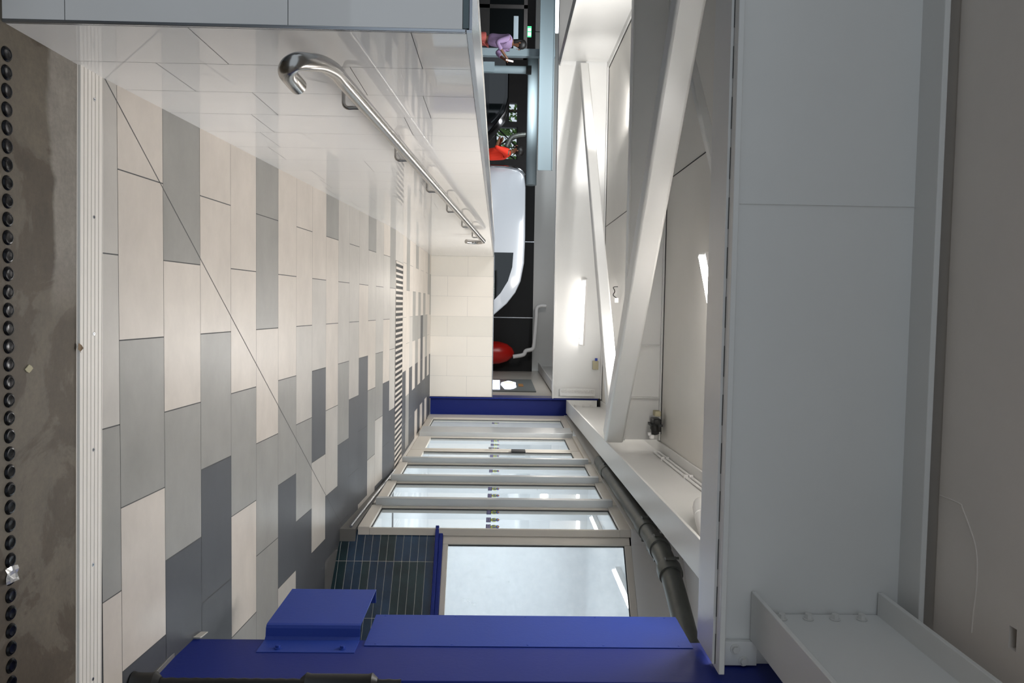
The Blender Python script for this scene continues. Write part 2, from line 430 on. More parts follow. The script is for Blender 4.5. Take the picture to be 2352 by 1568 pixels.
build(q, 'paper_scrap', 'paper', smooth=False, cat='litter', label='small pale torn scrap lying on the stained concrete')

# ------------------------------------------------------------------ left parapet wall, glossy white tile
q = MB()
XO = -1.01; YE = 2.0; YB = 11.10; ZT = 1.236
q.box((XO, YE+.004, 0), (XL-.003, YB, ZT), 1)
offs = [-.25, -.476, -.28, -.385]
y = YE+.012; i = 0; random.seed(11)
while y < 10.95:
    y1 = min(y+.3, 10.95)
    o = (1.335+offs[i]) if i < 4 else 1.335-random.uniform(.2, .75)
    zs = sorted([o-.6*k for k in range(-1, 4)])
    zb = min(floor_z(y), floor_z(y1))-.03
    lv = [zb]+[z for z in zs if zb+.02 < z < ZT-.02]+[ZT]
    for a, b in zip(lv[:-1], lv[1:]):
        q.poly([(XL, y+.0010, a+.001), (XL, y1-.0010, a+.001), (XL, y1-.0010, b-.001), (XL, y+.0010, b-.001)], 0)
    y += .3; i += 1
# end face towards the viewer
zz = [-.02, .165, .757, 1.225]
for a, b in zip(zz[:-1], zz[1:]):
    q.poly([(XL-.008, YE, a+.001), (XO, YE, a+.001), (XO, YE, b-.001), (XL-.008, YE, b-.001)], 0)
wl = build(q, 'wall_left', ['wtile', 'lgrout'], smooth=False, kind='structure', label='low left wall of glossy white tiles carrying the handrail', cat='wall')
boxo('corner_trim', (XL-.008, YE-.001, -.02), (XL+.001, YE+.010, 1.234), 'trimsteel', wl, .002, label='brushed steel corner trim')
q = MB(); q.box((XL-.006, YE-.001, 1.236), (XL+.002, 10.95, 1.250)); build(q, 'edge_trim', 'trimsteel', wl)
q = MB(); q.box((XL-.130, YE, 1.243), (XL-.007, 10.95, 1.2505)); q.box((XL-.245, YE, 1.243), (XL-.134, YE+9, 1.2500)); build(q, 'cap', 'cap', wl)
q = MB(); q.box((XO-.02, YE+.01, 1.236), (XL-.25, 11.1, 1.2515)); build(q, 'coping', 'cream', wl, .002)
boxo('glass_edge', (XO, YE-.0005, 1.226), (XL-.010, YE+.006, 1.2415), 'teal', wl)

# back parapet
q = MB(); q.box((-.76, 10.954, .29), (1.378, 11.12, 1.248), 1)
random.seed(5); z = .306; r = 0
xs_ = [XL+.595*k for k in range(5)]
x = XL; i = 0
while x < 1.378:
    x1 = min(x+.30, 1.378)
    for a, b in (((.306, .56), (.56, 1.248)) if i % 2 else ((.306, .86), (.86, 1.248))):
        q.poly([(x+.0008, 10.95, a+.0008), (x1-.0008, 10.95, a+.0008), (x1-.0008, 10.95, b-.0008), (x+.0008, 10.95, b-.0008)], (2 if i in (0, 3) else 0))
    x += .3; i += 1
q.box((-.76, 10.94, 1.248), (1.385, 11.13, 1.256), 3)
build(q, 'wall_back', ['cream', 'lgrout', 'cream2', 'trimsteel'], smooth=False, kind='structure', label='low cream tiled wall closing the end of the passage', cat='wall')

# ------------------------------------------------------------------ handrail
RX = -.66
rz = lambda y: .864+.0575*(y-2.265)
t = thing('handrail', 'brushed stainless handrail with hooked ends on the white tiled wall', 'handrail', (RX, 4.5, .8))
def smooth_path(pts, n=6):
    out = []; P = [Vector(p) for p in pts]
    for i in range(len(P)-1):
        p0 = P[max(i-1, 0)]; p1 = P[i]; p2 = P[i+1]; p3 = P[min(i+2, len(P)-1)]
        for k in range(n):
            u = k/n
            out.append(.5*((2*p1)+(-p0+p2)*u+(2*p0-5*p1+4*p2-p3)*u*u+(-p0+3*p1-3*p2+p3)*u**3))
    out.append(P[-1]); return out
hook = [(-.566, 1.945, .800), (-.572, 1.90, .795), (-.574, 1.855, .797), (-.580, 1.825, .812), (-.592, 1.83, .830), (-.606, 1.875, .846), (-.628, 1.955, .858), (-.648, 2.07, .864), (-.66, 2.20, rz(2.20)), (-.66, 2.40, rz(2.40))]
pts = smooth_path(hook, 7)
pts += [Vector((RX, 2.4+.5*k, rz(2.4+.5*k))) for k in range(1, 10)]
pts += smooth_path([(RX, 7.3, rz(7.3)), (RX, 7.52, rz(7.52)-.002), (RX, 7.60, 1.125), (RX, 7.625, 1.085), (RX, 7.61, 1.03), (RX, 7.56, .985)], 6)
q = MB(); q.tube(pts, .0225, 24); build(q, 'rail', 'ss', t, angle=.9)
for yb in (2.50, 3.38, 4.29, 5.20, 6.18, 7.10):
    z = rz(yb)
    q = MB()
    q.tube(smooth_path([(XL, yb, z-.078), (-.70, yb, z-.078), (-.672, yb, z-.077), (RX, yb, z-.066), (RX, yb, z-.045), (RX, yb, z-.018)], 5), .0065, 12)
    b = build(q, 'bracket', 'ss', t, angle=.9)
    q = MB(); q.tube([(XL, yb, z-.078), (XL+.005, yb, z-.078), (XL+.008, yb, z-.078)], [.022, .022, .018], 20); build(q, 'rose', 'ss', b)
    q = MB(); q.box((RX-.008, yb-.03, z-.026), (RX+.008, yb+.03, z-.0195)); build(q, 'saddle', 'ss', b, .002)

# ------------------------------------------------------------------ right window wall (plane X = WX)
WX = 1.66
# kerb / skirting
q = MB()
q.prism([(WX, 5.31, .12), (WX, 7.3, .25), (WX, 7.3, .315), (WX, 5.31, .30)], (.16, 0, 0), 0)
q.box((WX, 7.3, .28), (WX+.16, 10.95, .335), 1)
wr = build(q, 'baseboard_right', ['skirt', 'cream'], smooth=False, kind='structure', label='dark skirting below the window row', cat='baseboard')
q = MB(); q.tube([(WX-.012, 5.33, .262), (WX-.012, 7.2, .322)], .011, 10); build(q, 'edge_bar', 'trimsteel', wr)

def window_bay(name, ya, yb, label, sticks, near_mull=True, zb=.315, mull=True):
    o = thing(name, label, 'window', (WX, (ya+yb)/2, zb), kind='structure')
    q = MB(); d = .055
    q.box((WX-.012, ya, zb), (WX+.05, yb, .40)); q.box((WX-.012, ya, 2.262), (WX+.05, yb, 2.345))
    q.box((WX-.004, ya, .40), (WX+.05, ya+.022, 2.262)); q.box((WX-.004, yb-.022, .40), (WX+.05, yb, 2.262))
    build(q, 'frame', 'beige', o, .003)
    q = MB(); q.box((WX+.012, ya+.022, .40), (WX+.018, ya+.036, 2.262)); q.box((WX+.012, yb-.036, .40), (WX+.018, yb-.022, 2.262))
    q.box((WX+.012, ya+.022, .40), (WX+.018, yb-.022, .408)); q.box((WX+.012, ya+.022, 2.254), (WX+.018, yb-.022, 2.262)); build(q, 'gasket', 'rubber', o)
    q = MB(); q.poly([(WX+.02, ya+.02, .40), (WX+.02, yb-.02, .40), (WX+.02, yb-.02, 2.262), (WX+.02, ya+.02, 2.262)])
    build(q, 'pane', 'glass', o)
    for yc in sticks: sticker(o, yc)
    return o
def sticker(o, yc, zc=1.318):
    q = MB(); x = WX+.016
    def blob(cy, cz, ry, rz_, m, n=14, dx=0):
        q.loft([[(x-dx, cy+math.cos(2*PI*k/n)*ry, cz+math.sin(2*PI*k/n)*rz_) for k in range(n)], [(x-dx-.0008, cy+math.cos(2*PI*k/n)*ry, cz+math.sin(2*PI*k/n)*rz_) for k in range(n)]], m)
    def rect(y0, y1, z0, z1, m, dx=0): q.box((x-dx-.0008, yc+y0, zc+z0), (x-dx, yc+y1, zc+z1), m)
    rect(-.062, .062, -.058, -.022, 0, 0); rect(-.052, .052, -.050, -.030, 1, .0009)
    for k in range(4): rect(-.045+.024*k, -.045+.024*k+.014, -.046, -.034, 0, .0018)
    blob(yc, zc+.002, .050, .026, 2); blob(yc-.02, zc+.004, .012, .014, 3, dx=.0009); blob(yc+.022, zc-.002, .010, .012, 3, dx=.0009)
    blob(yc, zc+.030, .040, .014, 3, dx=.0004); blob(yc, zc+.036, .020, .009, 4, dx=.0012)
    build(q, 'sticker', ['stk_nav', 'stk_lav', 'stk_yel', 'stk_blu', 'orange'], o, smooth=False)
def mullion(y0, y1, p, name='trim', zb=.34, zt=2.30, screws=False):
    q = MB(); q.box((WX-p, y0, zb), (WX, y1, zt)); 
    return q
bays = [(5.33, 5.93, [5.45, 5.63, 5.84], 'tall glass pane nearest the navy tiled panel'),
        (5.99, 6.76, [6.02+.08, 6.36, 6.60], 'second tall glass pane counted from the navy tiled panel'),
        (6.82, 7.57, [7.02, 7.32], 'third tall glass pane from the navy tiled panel, beside the glazed door')]
for k, (a, b, sts, lb) in enumerate(bays): window_bay('window_%d' % (k+1), a, b, lb, sts)
window_bay('window_4', 9.62, 10.60, 'farthest tall glass pane beside the far blue column', [9.95, 10.35])
mi = 2
for (a, b, p) in ((5.93, 5.99, .066), (6.76, 6.82, .062), (7.57, 7.63, .060), (9.19, 9.62, .05)):
    q = MB(); q.box((WX-p, a, .345), (WX+.05, b, 2.30))
    build(q, 'trim_%d' % mi, 'frame', None, .004, kind='structure', label='vertical silver mullion between the glass panes', cat='trim'); mi += 1
# glazed double door
o = thing('door_1', 'glazed double door in the window row with beige frames', 'door', (WX, 8.4, .335), kind='structure')
for (a, b) in ((7.64, 8.32), (8.34, 9.18)):
    q = MB()
    q.box((WX+.005, a, .34), (WX+.045, b, .50)); q.box((WX+.005, a, 2.19), (WX+.045, b, 2.29))
    q.box((WX+.005, a, .50), (WX+.045, a+.075, 2.19)); q.box((WX+.005, b-.075, .50), (WX+.045, b, 2.19))
    l = build(q, 'door_leaf', 'beige', o, .003)
    q = MB(); q.box((WX+.014, a+.075, .50), (WX+.02, a+.085, 2.19)); q.box((WX+.014, b-.085, .50), (WX+.02, b-.075, 2.19)); q.box((WX+.014, a+.075, 2.18), (WX+.02, b-.075, 2.19)); build(q, 'gasket', 'rubber', l)
    q = MB(); q.poly([(WX+.025, a+.07, .49), (WX+.025, b-.07, .49), (WX+.025, b-.07, 2.2), (WX+.025, a+.07, 2.2)]); build(q, 'pane', 'glass', l)
    for yc in ((7.82, 8.06) if a < 8 else (8.50, 8.72, 8.98)): sticker(l, yc)
q = MB(); q.box((WX-.02, 7.64, 2.29), (WX+.05, 9.18, 2.345)); build(q, 'door_frame', 'beige', o, .003)
q = MB(); q.box((WX-.018, 8.16, 1.50), (WX+.006, 8.30, 1.66)); build(q, 'lock_case', 'blk', o, .004)
q = MB(); q.tube([(WX-.01, 8.335, 1.26), (WX-.028, 8.335, 1.26)], .022, 16); build(q, 'handle', 'trimsteel', o)
# fascia above, far reveal
q = MB(); q.box((WX-.005, 5.31, 2.345), (WX+.16, 10.95, 2.96)); q.box((WX-.02, 5.31, 2.345), (WX-.005, 10.95, 2.40))
build(q, 'wall_right', 'white', kind='structure', smooth=False, label='white painted wall above the window row', cat='wall')
q = MB(); q.box((WX-.01, 10.62, .306), (WX+.16, 10.95, 2.345)); 
build(q, 'trim_6', 'cream', kind='structure', smooth=False, label='narrow cream tiled strip beside the far blue column', cat='trim')

# angled wall: navy tiles, blue ledge, hazy window
C0 = Vector((1.68, 5.37, 0)); D = Vector((.789, -.615, 0)); NN = Vector((-.615, -.789, 0))
def aw(s, t, z): return C0+D*s+NN*t+Vector((0, 0, z))
def awbox(q, s0, s1, t0, t1, z0, z1, m=0):
    q.hexa([aw(s0,t0,z0), aw(s1,t0,z0), aw(s1,t1,z0), aw(s0,t1,z0)], [aw(s0,t0,z1), aw(s1,t0,z1), aw(s1,t1,z1), aw(s0,t1,z1)], m)
q = MB(); awbox(q, 0, 1.4, -.10, 0, .02, .885, 2)
th = .0573; tl = .245; random.seed(2)
for r in range(-3, 13):
    for s0, s1 in ((0, .24), (.24, .64), (.64, 1.04), (1.04, 1.4)):
        z0 = .885-th*(r+1); z1 = z0+th
        if r < 0: continue
        q.poly([aw(s0+.0018, .003, z0+.0018), aw(s1-.0018, .003, z0+.0018), aw(s1-.0018, .003, z1-.0018), aw(s0+.0018, .003, z1-.0018)], random.choice((0, 0, 1)))
wa = build(q, 'wall_angled', ['navy', 'navy2', 'wgrout'], smooth=False, kind='structure', label='angled wall panel of stacked navy tiles behind the blue column', cat='wall')
q = MB(); awbox(q, -.02, 1.4, -.1, .045, .889, .915); awbox(q, .03, 1.4, -.1, .025, .915, .945)
build(q, 'sill_1', 'bluedk', None, .004, kind='structure', label='blue painted sill above the navy tiles', cat='sill')
o = thing('window_5', 'large hazy window above the navy tiled panel', 'window', aw(.7, 0, .945), kind='structure')
q = MB()
awbox(q, 0, .105, -.06, .0, .945, 2.335); awbox(q, .105, 1.4, -.06, 0, .945, .985); awbox(q, .105, 1.4, -.06, 0, 2.295, 2.345); awbox(q, 1.30, 1.4, -.06, 0, .985, 2.295)
build(q, 'frame', 'beige', o, .003)
q = MB(); awbox(q, .105, .112, -.03, -.018, .985, 2.295); awbox(q, .105, 1.3, -.03, -.018, 2.288, 2.295); build(q, 'gasket', 'rubber', o)
q = MB(); q.poly([aw(.10, -.025, .98), aw(1.31, -.025, .98), aw(1.31, -.025, 2.30), aw(.10, -.025, 2.30)]); build(q, 'pane', 'hazy', o)
q = MB(); awbox(q, -.03, 1.4, -.1, .0, 2.345, 2.96); build(q, 'wall_angled_top', 'white', kind='structure', smooth=False, label='white wall above the large hazy window', cat='wall')

q = MB(); q.box((2.75, -2.5, 0), (2.85, 4.5, 3.05)); build(q, 'wall_right_blocker', 'slab', kind='structure', smooth=False, label='unseen wall added on the right to block outside light', cat='wall')  # out of view, added to keep sky light off the floor tiles
# kiosk interior
q = MB()
q.box((5.4, 4.0, .2), (5.5, 10.9, 2.75)); q.box((1.80, 10.85, .2), (5.5, 10.95, 2.75)); q.box((2.9, 3.9, .2), (5.5, 4.0, 2.75))
q.box((1.75, 3.9, 2.72), (5.5, 10.95, 2.78)); q.prism([(1.84, 5.5, .2), (1.84, 10.9, .2), (5.5, 10.9, .2), (5.5, 4.0, .2), (3.0, 4.55, .2)], (0, 0, .1))
build(q, 'wall_kiosk', 'room', kind='structure', smooth=False, label='white interior walls of the lit room behind the glass', cat='wall')
for k, (x, yy) in enumerate(((2.9, 5.2), (2.9, 7.4), (2.9, 9.4))):
    q = MB(); q.box((x-.04, yy-.5, 2.66), (x+.04, yy+.5, 2.715)); lf = build(q, 'ceiling_light', 'white', cat='light', group='tube lights inside the glazed room', label='%s tube light on the ceiling of the room behind the glass' % ('nearest', 'middle', 'farthest')[k])
    q = MB(); q.tube([(x, yy-.49, 2.645), (x, yy+.49, 2.645)], .016, 12); build(q, 'tube', 'glow', lf)
o = thing('bunting', 'string of teal and white pennants hanging inside the third pane', 'bunting', (1.80, 7.3, 1.6))
q = MB(); q.tube([(1.80, 7.05, 1.74), (1.80, 7.3, 1.72), (1.80, 7.55, 1.74)], .003, 6); build(q, 'cord', 'pvc', o)
for k in range(4):
    for rr, zz_ in ((0, 1.72), (1, 1.56)):
        yy = 7.10+.11*k
        q = MB(); q.prism([(1.80, yy, zz_), (1.80, yy+.09, zz_), (1.80, yy+.045, zz_-.11)], (.002, 0, 0)); build(q, 'pennant', 'teal_flag', o, smooth=False)

# ------------------------------------------------------------------ blue columns
def hcol(name, label, x0, x1, y0, y1, z0, z1, tf=.022):
    o = thing(name, label, 'column', ((x0+x1)/2, (y0+y1)/2, z0), kind='thing', group='blue steel columns')
    q = MB(); q.box((x0, y0, z0), (x0+tf, y1, z1)); build(q, 'flange', 'bluedk', o, .003)
    q = MB(); q.box((x1-tf, y0, z0), (x1, y1, z1)); build(q, 'flange', 'bluedk', o, .003)
    ym = (y0+y1)/2; q = MB(); q.box((x0+tf, ym-.012, z0), (x1-tf, ym+.012, z1)); build(q, 'web', 'bluedk', o)
    return o
fc = hcol('steel_column', 'near blue steel column on the right with bolted guard', 1.45, 1.79, 2.745, 3.085, 0, 3.03)
q = MB(); q.box((1.43, 2.72, ramp_z(2.75)-.05), (1.82, 3.10, .035)); build(q, 'base_plate', 'skirt', fc, .003)
hcol('steel_column', 'blue steel column at the far end of the cream wall', 1.385, 1.715, 10.955, 11.26, .306, 2.86)
hcol('steel_column', 'distant blue steel column seen over the cream wall', 1.40, 1.73, 18.9, 19.2, .1, 2.155)
# cover plate behind the near column
t = thing('cover_plate', 'flat blue cover plate screwed behind the near blue column', 'plate', (1.46, 3.2, .78))
q = MB(); q.prism([(1.4465, 3.028, .784), (1.4465, 3.337, .784), (1.75, 3.337, .784), (1.75, 3.334, .784), (1.4492, 3.334, .784), (1.4492, 3.028, .784)], (0, 0, 1.403)); build(q, 'plate', 'blue', t)
for k in range(5):
    for yy in (3.045, 3.325):
        q = MB(); z = .83+.325*k; q.tube([(1.4475, yy, z), (1.4455, yy, z), (1.445, yy, z)], [.005, .005, .003], 10); build(q, 'screw', 'blue', t)
# hat shaped guard
t = thing('pipe_guard', 'folded blue steel guard bolted low on the near blue column', 'guard', (1.42, 3.2, .35))
pr = [(1.4475, 2.965), (1.4475, 3.075), (1.438, 3.088), (1.405, 3.094), (1.394, 3.102), (1.391, 3.115), (1.391, 3.495), (1.394, 3.503), (1.46, 3.503)]
q = MB(); inn = [(1.4495, 2.965), (1.4495, 3.077)]
outer = [Vector((p[0], p[1], .350)) for p in pr]
th_ = .004
innr = [Vector((p[0]+(.004 if i not in (7, 8) else .0), p[1]-(.004 if i in (7, 8) else 0)+(.003 if i in (2, 3) else 0), .350)) for i, p in enumerate(pr)]
innr = [p+Vector((-.0015 if i < 2 else 0, 0, 0)) for i, p in enumerate(innr)]
for i in range(len(pr)-1):
    q.prism([outer[i], outer[i+1], innr[i+1], innr[i]], (0, 0, .406))
build(q, 'cover', 'blue', t)
for z in (.43, .70):
    q = MB(); hexbolt(q, (1.447, 3.0, z), (-1, 0, 0), .010, .010); build(q, 'bolt', 'blue', t)
# black conduit on the front edge of the column
t = thing('conduit', 'black corrugated conduit standing upright in front of the near blue column', 'conduit', (1.372, 2.615, 0))
q = MB(); n = 80
cy_, cx_ = 2.615, 1.390
q.tube([(cx_, cy_, .005+k*.022) for k in range(46)], [(.0145 if k % 2 else .0125) for k in range(46)], 12); build(q, 'hose', 'blk', t)
for z0, z1 in ((.0, .12), (.63, .91)):
    q = MB(); q.tube([(cx_, cy_, z0), (cx_, cy_, z0+.02), (cx_, cy_, z0+.035), (cx_, cy_, z1-.035), (cx_, cy_, z1-.02), (cx_, cy_, z1)], [.018, .035, .031, .031, .035, .018], 18); build(q, 'collar', 'blk', t)
q = MB(); q.prism([(1.44, 3.075, .044), (1.448, 3.15, .049), (1.452, 3.15, .049), (1.449, 3.09, .044)], (0, 0, .03)); 
build(q, 'tile_fragment', 'beige', cat='tile', label='broken beige tile fragment at the foot of the near blue column', smooth=False)

# ------------------------------------------------------------------ steel frame
def ibeam(name, label, a, b, z0, z1, wf, tf=.02, tw=.012, m='white', off=0, group='white steel beams', webs=True):
    # a, b plan points of the web line; flanges wf wide centred on it
    a = Vector((a[0], a[1], 0)); b = Vector((b[0], b[1], 0)); d = (b-a).normalized(); n = Vector((-d.y, d.x, 0))
    mid = (a+b)/2
    o = thing(name, label, 'beam', (mid.x, mid.y, z0), kind='thing', group=group)
    def bar(q, h0, h1, w0, w1):
        q.hexa([a+n*w0+Vector((0,0,h0)), b+n*w0+Vector((0,0,h0)), b+n*w1+Vector((0,0,h0)), a+n*w1+Vector((0,0,h0))],
               [a+n*w0+Vector((0,0,h1)), b+n*w0+Vector((0,0,h1)), b+n*w1+Vector((0,0,h1)), a+n*w1+Vector((0,0,h1))])
    q = MB(); bar(q, z0, z0+tf, -wf/2, wf/2); build(q, 'flange', m, o, .003)
    q = MB(); bar(q, z1-tf, z1, -wf/2, wf/2); build(q, 'flange', m, o, .003)
    q = MB(); bar(q, z0+tf, z1-tf, -tw/2, tw/2); build(q, 'web', m, o)
    return o
def bolts(o, pts, ax, r=.012, h=.014):
    for p in pts:
        q = MB(); hexbolt(q, p, ax, r, h); build(q, 'bolt', 'boltm', o)
# front cross beam over the near column
fb = ibeam('steel_beam', 'deep white steel beam crossing the passage just overhead', (-5, 2.905), (1.42, 2.905), 2.212, 3.01, .31, .023, .014)
q = MB(); q.box((1.42, 2.898, 2.24), (1.448, 2.912, 2.99)); build(q, 'web_end', 'white', fb)
q = MB(); q.prism([(-5, 2.80, 2.200), (1.40, 2.80, 2.200), (1.33, 2.97, 2.200), (-5, 2.97, 2.200)], (0, 0, .0105)); build(q, 'lower_plate', 'white', fb)
x = -2.9
while x < 1.3:
    boxo('weld_gap', (x, 2.797, 2.2095), (x+.12, 2.801, 2.2125), 'aludark', fb); x += .19
q = MB(); q.box((-.425, 2.893, 2.24), (-.421, 2.898, 2.985)); build(q, 'weld_seam', 'white', fb)
q = MB(); q.box((1.345, 2.872, 2.262), (1.444, 2.897, 2.405)); gp = build(q, 'gusset_plate', 'white', fb, .002)
bolts(fb, [(1.375, 2.872, 2.315), (1.424, 2.872, 2.35)], (0, -1, 0), .014, .012)
# near edge beam toward the viewer
nbm = ibeam('steel_beam', 'white steel edge beam running toward the viewer at lower right', (1.243, .3), (1.243, 2.89), 2.38, 2.92, .20, .02, .012)
bolts(nbm, [(1.236, 2.845, 2.49+.108*k) for k in range(4)], (-1, 0, 0), .014, .018)
q = MB(); q.box((1.249, 2.82, 2.42), (1.27, 2.89, 2.88)); build(q, 'end_plate', 'white', nbm)
# right edge beam in the bay
eb = ibeam('steel_beam', 'white steel edge beam above the window row', (1.249, 3.08), (1.50, 10.87), 2.37, 2.90, .20, .018, .012)
bolts(eb, [(1.488, 10.80, 2.50+.12*k) for k in range(3)], (-1, 0, 0), .014, .03)
q = MB(); q.box((1.40, 10.872, 2.37), (1.60, 10.90, 2.83)); build(q, 'end_plate', 'white', eb)
# left edge beam
lb = ibeam('steel_beam', 'white steel edge beam on the far left side of the bay', (-3.62, 3.07), (-3.62, 10.87), 2.17, 2.90, .16, .02, .012)
# far cross beam
fbm = ibeam('steel_beam', 'deep white steel beam over the cream wall at passage end', (-9, 10.95), (1.378, 10.95), 2.155, 2.90, .14, .02, .012)
q = MB(); q.box((1.225, 10.868, 2.27), (1.335, 10.882, 2.80)); build(q, 'end_plate', 'white', fbm, .003)
bolts(fbm, [(1.262, 10.868, 2.31+.05*k) for k in range(10)], (0, -1, 0), .017, .02)
# intermediate beam
ib = ibeam('steel_beam', 'shallower white ceiling beam halfway along the passage', (-3.53, 6.95), (1.265, 6.95), 2.545, 2.90, .12, .014, .01)
for xx in (.35, .85):
    q = MB(); q.box((xx, 6.895, 2.57), (xx+.008, 6.944, 2.88)); build(q, 'stiffener', 'white', ib)
# distant beams of the next bays
ibeam('steel_beam', 'distant white steel beam above the distant blue column', (-12, 19.0), (1.7, 19.0), 2.16, 2.88, .25, .03, .02)
ibeam('steel_beam', 'pale blue steel beam crossing the hall above the people', (-12, 15.9), (-2.95, 15.9), 2.12, 2.44, .10, .02, .02, m='pale')
ibeam('steel_beam', 'second pale blue beam higher up crossing the hall', (-12, 13.6), (-3.3, 13.6), 2.36, 2.89, .12, .02, .02, m='pale')
ibeam('steel_beam', 'distant white edge beam leading to the distant blue column', (1.52, 11.30), (1.55, 18.80), 2.37, 2.88, .20, .018, .012)

# tubular braces
def sqbar(name, label, a, b, s, group='diagonal roof braces', m='white', hh=None):
    a = Vector(a); b = Vector(b); d = (b-a).normalized(); n = Vector((-d.y, d.x, 0)).normalized(); u = d.cross(n)
    h = s/2; hv = (hh or s)/2; q = MB()
    q.loft([[p+n*h*i+u*hv*j for i, j in ((-1,-1),(1,-1),(1,1),(-1,1))] for p in (a, b)])
    return build(q, name, m, None, s*.12, cat='brace', group=group, label=label, kind='thing')
sqbar('roof_brace', 'thick white square tube brace slanting across the bay near viewer', (-2.42, 4.03, 2.452), (1.24, 6.94, 2.452), .17, hh=.178)
sqbar('roof_brace', 'thinner white brace running to the far left corner of bay', (-3.52, 10.80, 2.52), (1.26, 7.22, 2.52), .13)
sqbar('roof_brace', 'slim white brace crossing behind the thick diagonal tube', (-3.5, 6.58, 2.655), (.6, 3.33, 2.655), .06)
q = MB(); q.box((1.10, 6.98, 2.44), (1.32, 7.02, 2.47)); 
# ------------------------------------------------------------------ ceilings
q = MB()
q.box((-9, 3.065, 2.905), (5.6, 11.0, 3.02)); 
cl = build(q, 'ceiling', 'ceil', kind='structure', smooth=False, label='white panelled ceiling of the passage', cat='ceiling')
q = MB(); q.box((-4, 6.878, 2.9006), (1.2, 6.888, 2.906)); q.box((-1.208, 3.1, 2.9006), (-1.200, 10.9, 2.906)); q.box((-3.53, 3.1, 2.9006), (-3.522, 10.9, 2.906)); q.box((-3.5, 10.86, 2.9006), (1.4, 10.866, 2.906))
build(q, 'joint', 'rubber', cl, smooth=False)
q = MB(); q.box((-12, 11.03, 2.90), (3, 26, 3.0)); q.box((-12, 3.0, 2.905), (-9, 11, 3.0)); build(q, 'ceiling_hall', 'dark2', kind='structure', smooth=False, label='dark ceiling of the hall behind', cat='ceiling')
# near slab with a knocked out hole and a plastered patch
q = MB(); z = 3.045
hx0, hx1, hy0, hy1 = 1.03, 1.105, 2.30, 2.335
q.box((-5, .2, z), (hx0, 2.745, z+.12)); q.box((hx1, .2, z), (3, 2.745, z+.12)); q.box((hx0, .2, z), (hx1, hy0, z+.12)); q.box((hx0, hy1, z), (hx1, 2.745, z+.12)); q.box((hx0, hy0, z+.08), (hx1, hy1, z+.12), 1)
q.box((-5, 2.745, z+.01), (3, 3.06, z+.12))
sl = build(q, 'ceiling_slab', ['slab', 'dark'], kind='structure', smooth=False, label='grey concrete ceiling slab nearest the viewer with a small hole', cat='ceiling')
q = MB(); q.tube(smooth_path([(.70, 2.74, z), (.70, 2.62, z), (.715, 2.60, z), (.80, 2.535, z), (.865, 2.51, z), (.96, 2.505, z), (1.06, 2.515, z), (1.14, 2.52, z)], 5), .003, 6)
build(q, 'plaster_ridge', 'slab', sl)

# ------------------------------------------------------------------ grey pipe, cables, small fittings
t = thing('drain_pipe', 'grey galvanised pipe with clamps under the edge beam', 'pipe', (1.56, 5.5, 2.30))
pz = 2.40
pp = smooth_path([(1.585, 7.4, pz), (1.575, 6.6, pz), (1.555, 5.0, pz), (1.553, 4.72, pz), (1.572, 4.45, pz), (1.64, 4.24, pz), (1.87, 3.78, pz), (2.0, 3.5, pz)], 8)
q = MB(); q.tube(pp, .062, 22); build(q, 'pipe', 'galv', t, angle=.9)
def collar(y0, p0, p1, r):
    q = MB(); q.tube([p0, Vector(p0).lerp(Vector(p1), .15), Vector(p0).lerp(Vector(p1), .85), p1], [r*.96, r, r, r*.96], 22); c = build(q, 'coupling', 'galv', t)
    a = Vector(p0).lerp(Vector(p1), .5)
    for s_ in (-1, 1):
        q = MB(); q.box((a.x+s_*r-.012*(s_ < 0), a.y-.014, a.z-.03), (a.x+s_*r+.02*(s_ > 0)+.0, a.y+.014, a.z+.03)); hexbolt(q, (a.x+s_*(r+.008), a.y, a.z+.03), (0, 0, 1), .008, .02); build(q, 'clamp_bolt', 'galv', c)
collar(0, (1.583, 7.02, pz), (1.581, 6.88, pz), .071)
collar(0, (1.557, 5.15, pz), (1.5555, 4.98, pz), .072)
collar(0, (1.553, 4.72, pz), (1.555, 4.60, pz), .074)
collar(0, (1.588, 4.38, pz), (1.612, 4.30, pz), .076)
q = MB(); q.box((1.645, 4.95, pz-.012), (1.68, 4.99, pz+.012)); build(q, 'hanger', 'galv', t)

t = thing('downpipe', 'white plastic pipe elbow half hidden behind the crossing beam', 'pipe', (1.2, 4.2, 2.4))
q = MB(); q.tube(smooth_path([(1.29, 4.42, 2.66), (1.22, 4.45, 2.63), (1.19, 4.36, 2.58), (1.195, 4.2, 2.54), (1.20, 3.95, 2.49), (1.20, 3.5, 2.42)], 6), .042, 18); build(q, 'pipe', 'pvc', t, angle=.9)
q = MB(); q.tube([(1.193, 4.30, 2.565), (1.197, 4.12, 2.525)], .047, 18); build(q, 'socket', 'pvc', t)

# tube lights
def tubelight(label, a, b, up, glow='glow', r=.014, cat='light', group='fluorescent tube lights'):
    a = Vector(a); b = Vector(b); up = Vector(up); d = (b-a).normalized(); sd = d.cross(up).normalized()
    o = thing('tube_light', label, cat, (a+b)/2, group)
    q = MB()
    c0 = up*.026; c1 = up*.075
    q.loft([[p+c0-sd*.028, p+c0+sd*.028, p+c1+sd*.034, p+c1-sd*.034] for p in (a-d*.02, b+d*.02)]); build(q, 'housing', 'pvc', o, .003)
    q = MB(); q.tube([a, b], r, 14); build(q, 'tube', glow, o)
    for p, s_ in ((a, -1), (b, 1)):
        q = MB(); q.loft([[p+d*s_*k-sd*.018-up*.016, p+d*s_*k+sd*.018-up*.016, p+d*s_*k+sd*.018+up*.04, p+d*s_*k-sd*.018+up*.04] for k in (0, .02)]); build(q, 'end_cap', 'pvc', o)
    return o
tubelight('bright tube light on the deep beam above the cream wall', (-.40, 10.84, 2.585), (.55, 10.84, 2.56), (0, .6, .6))
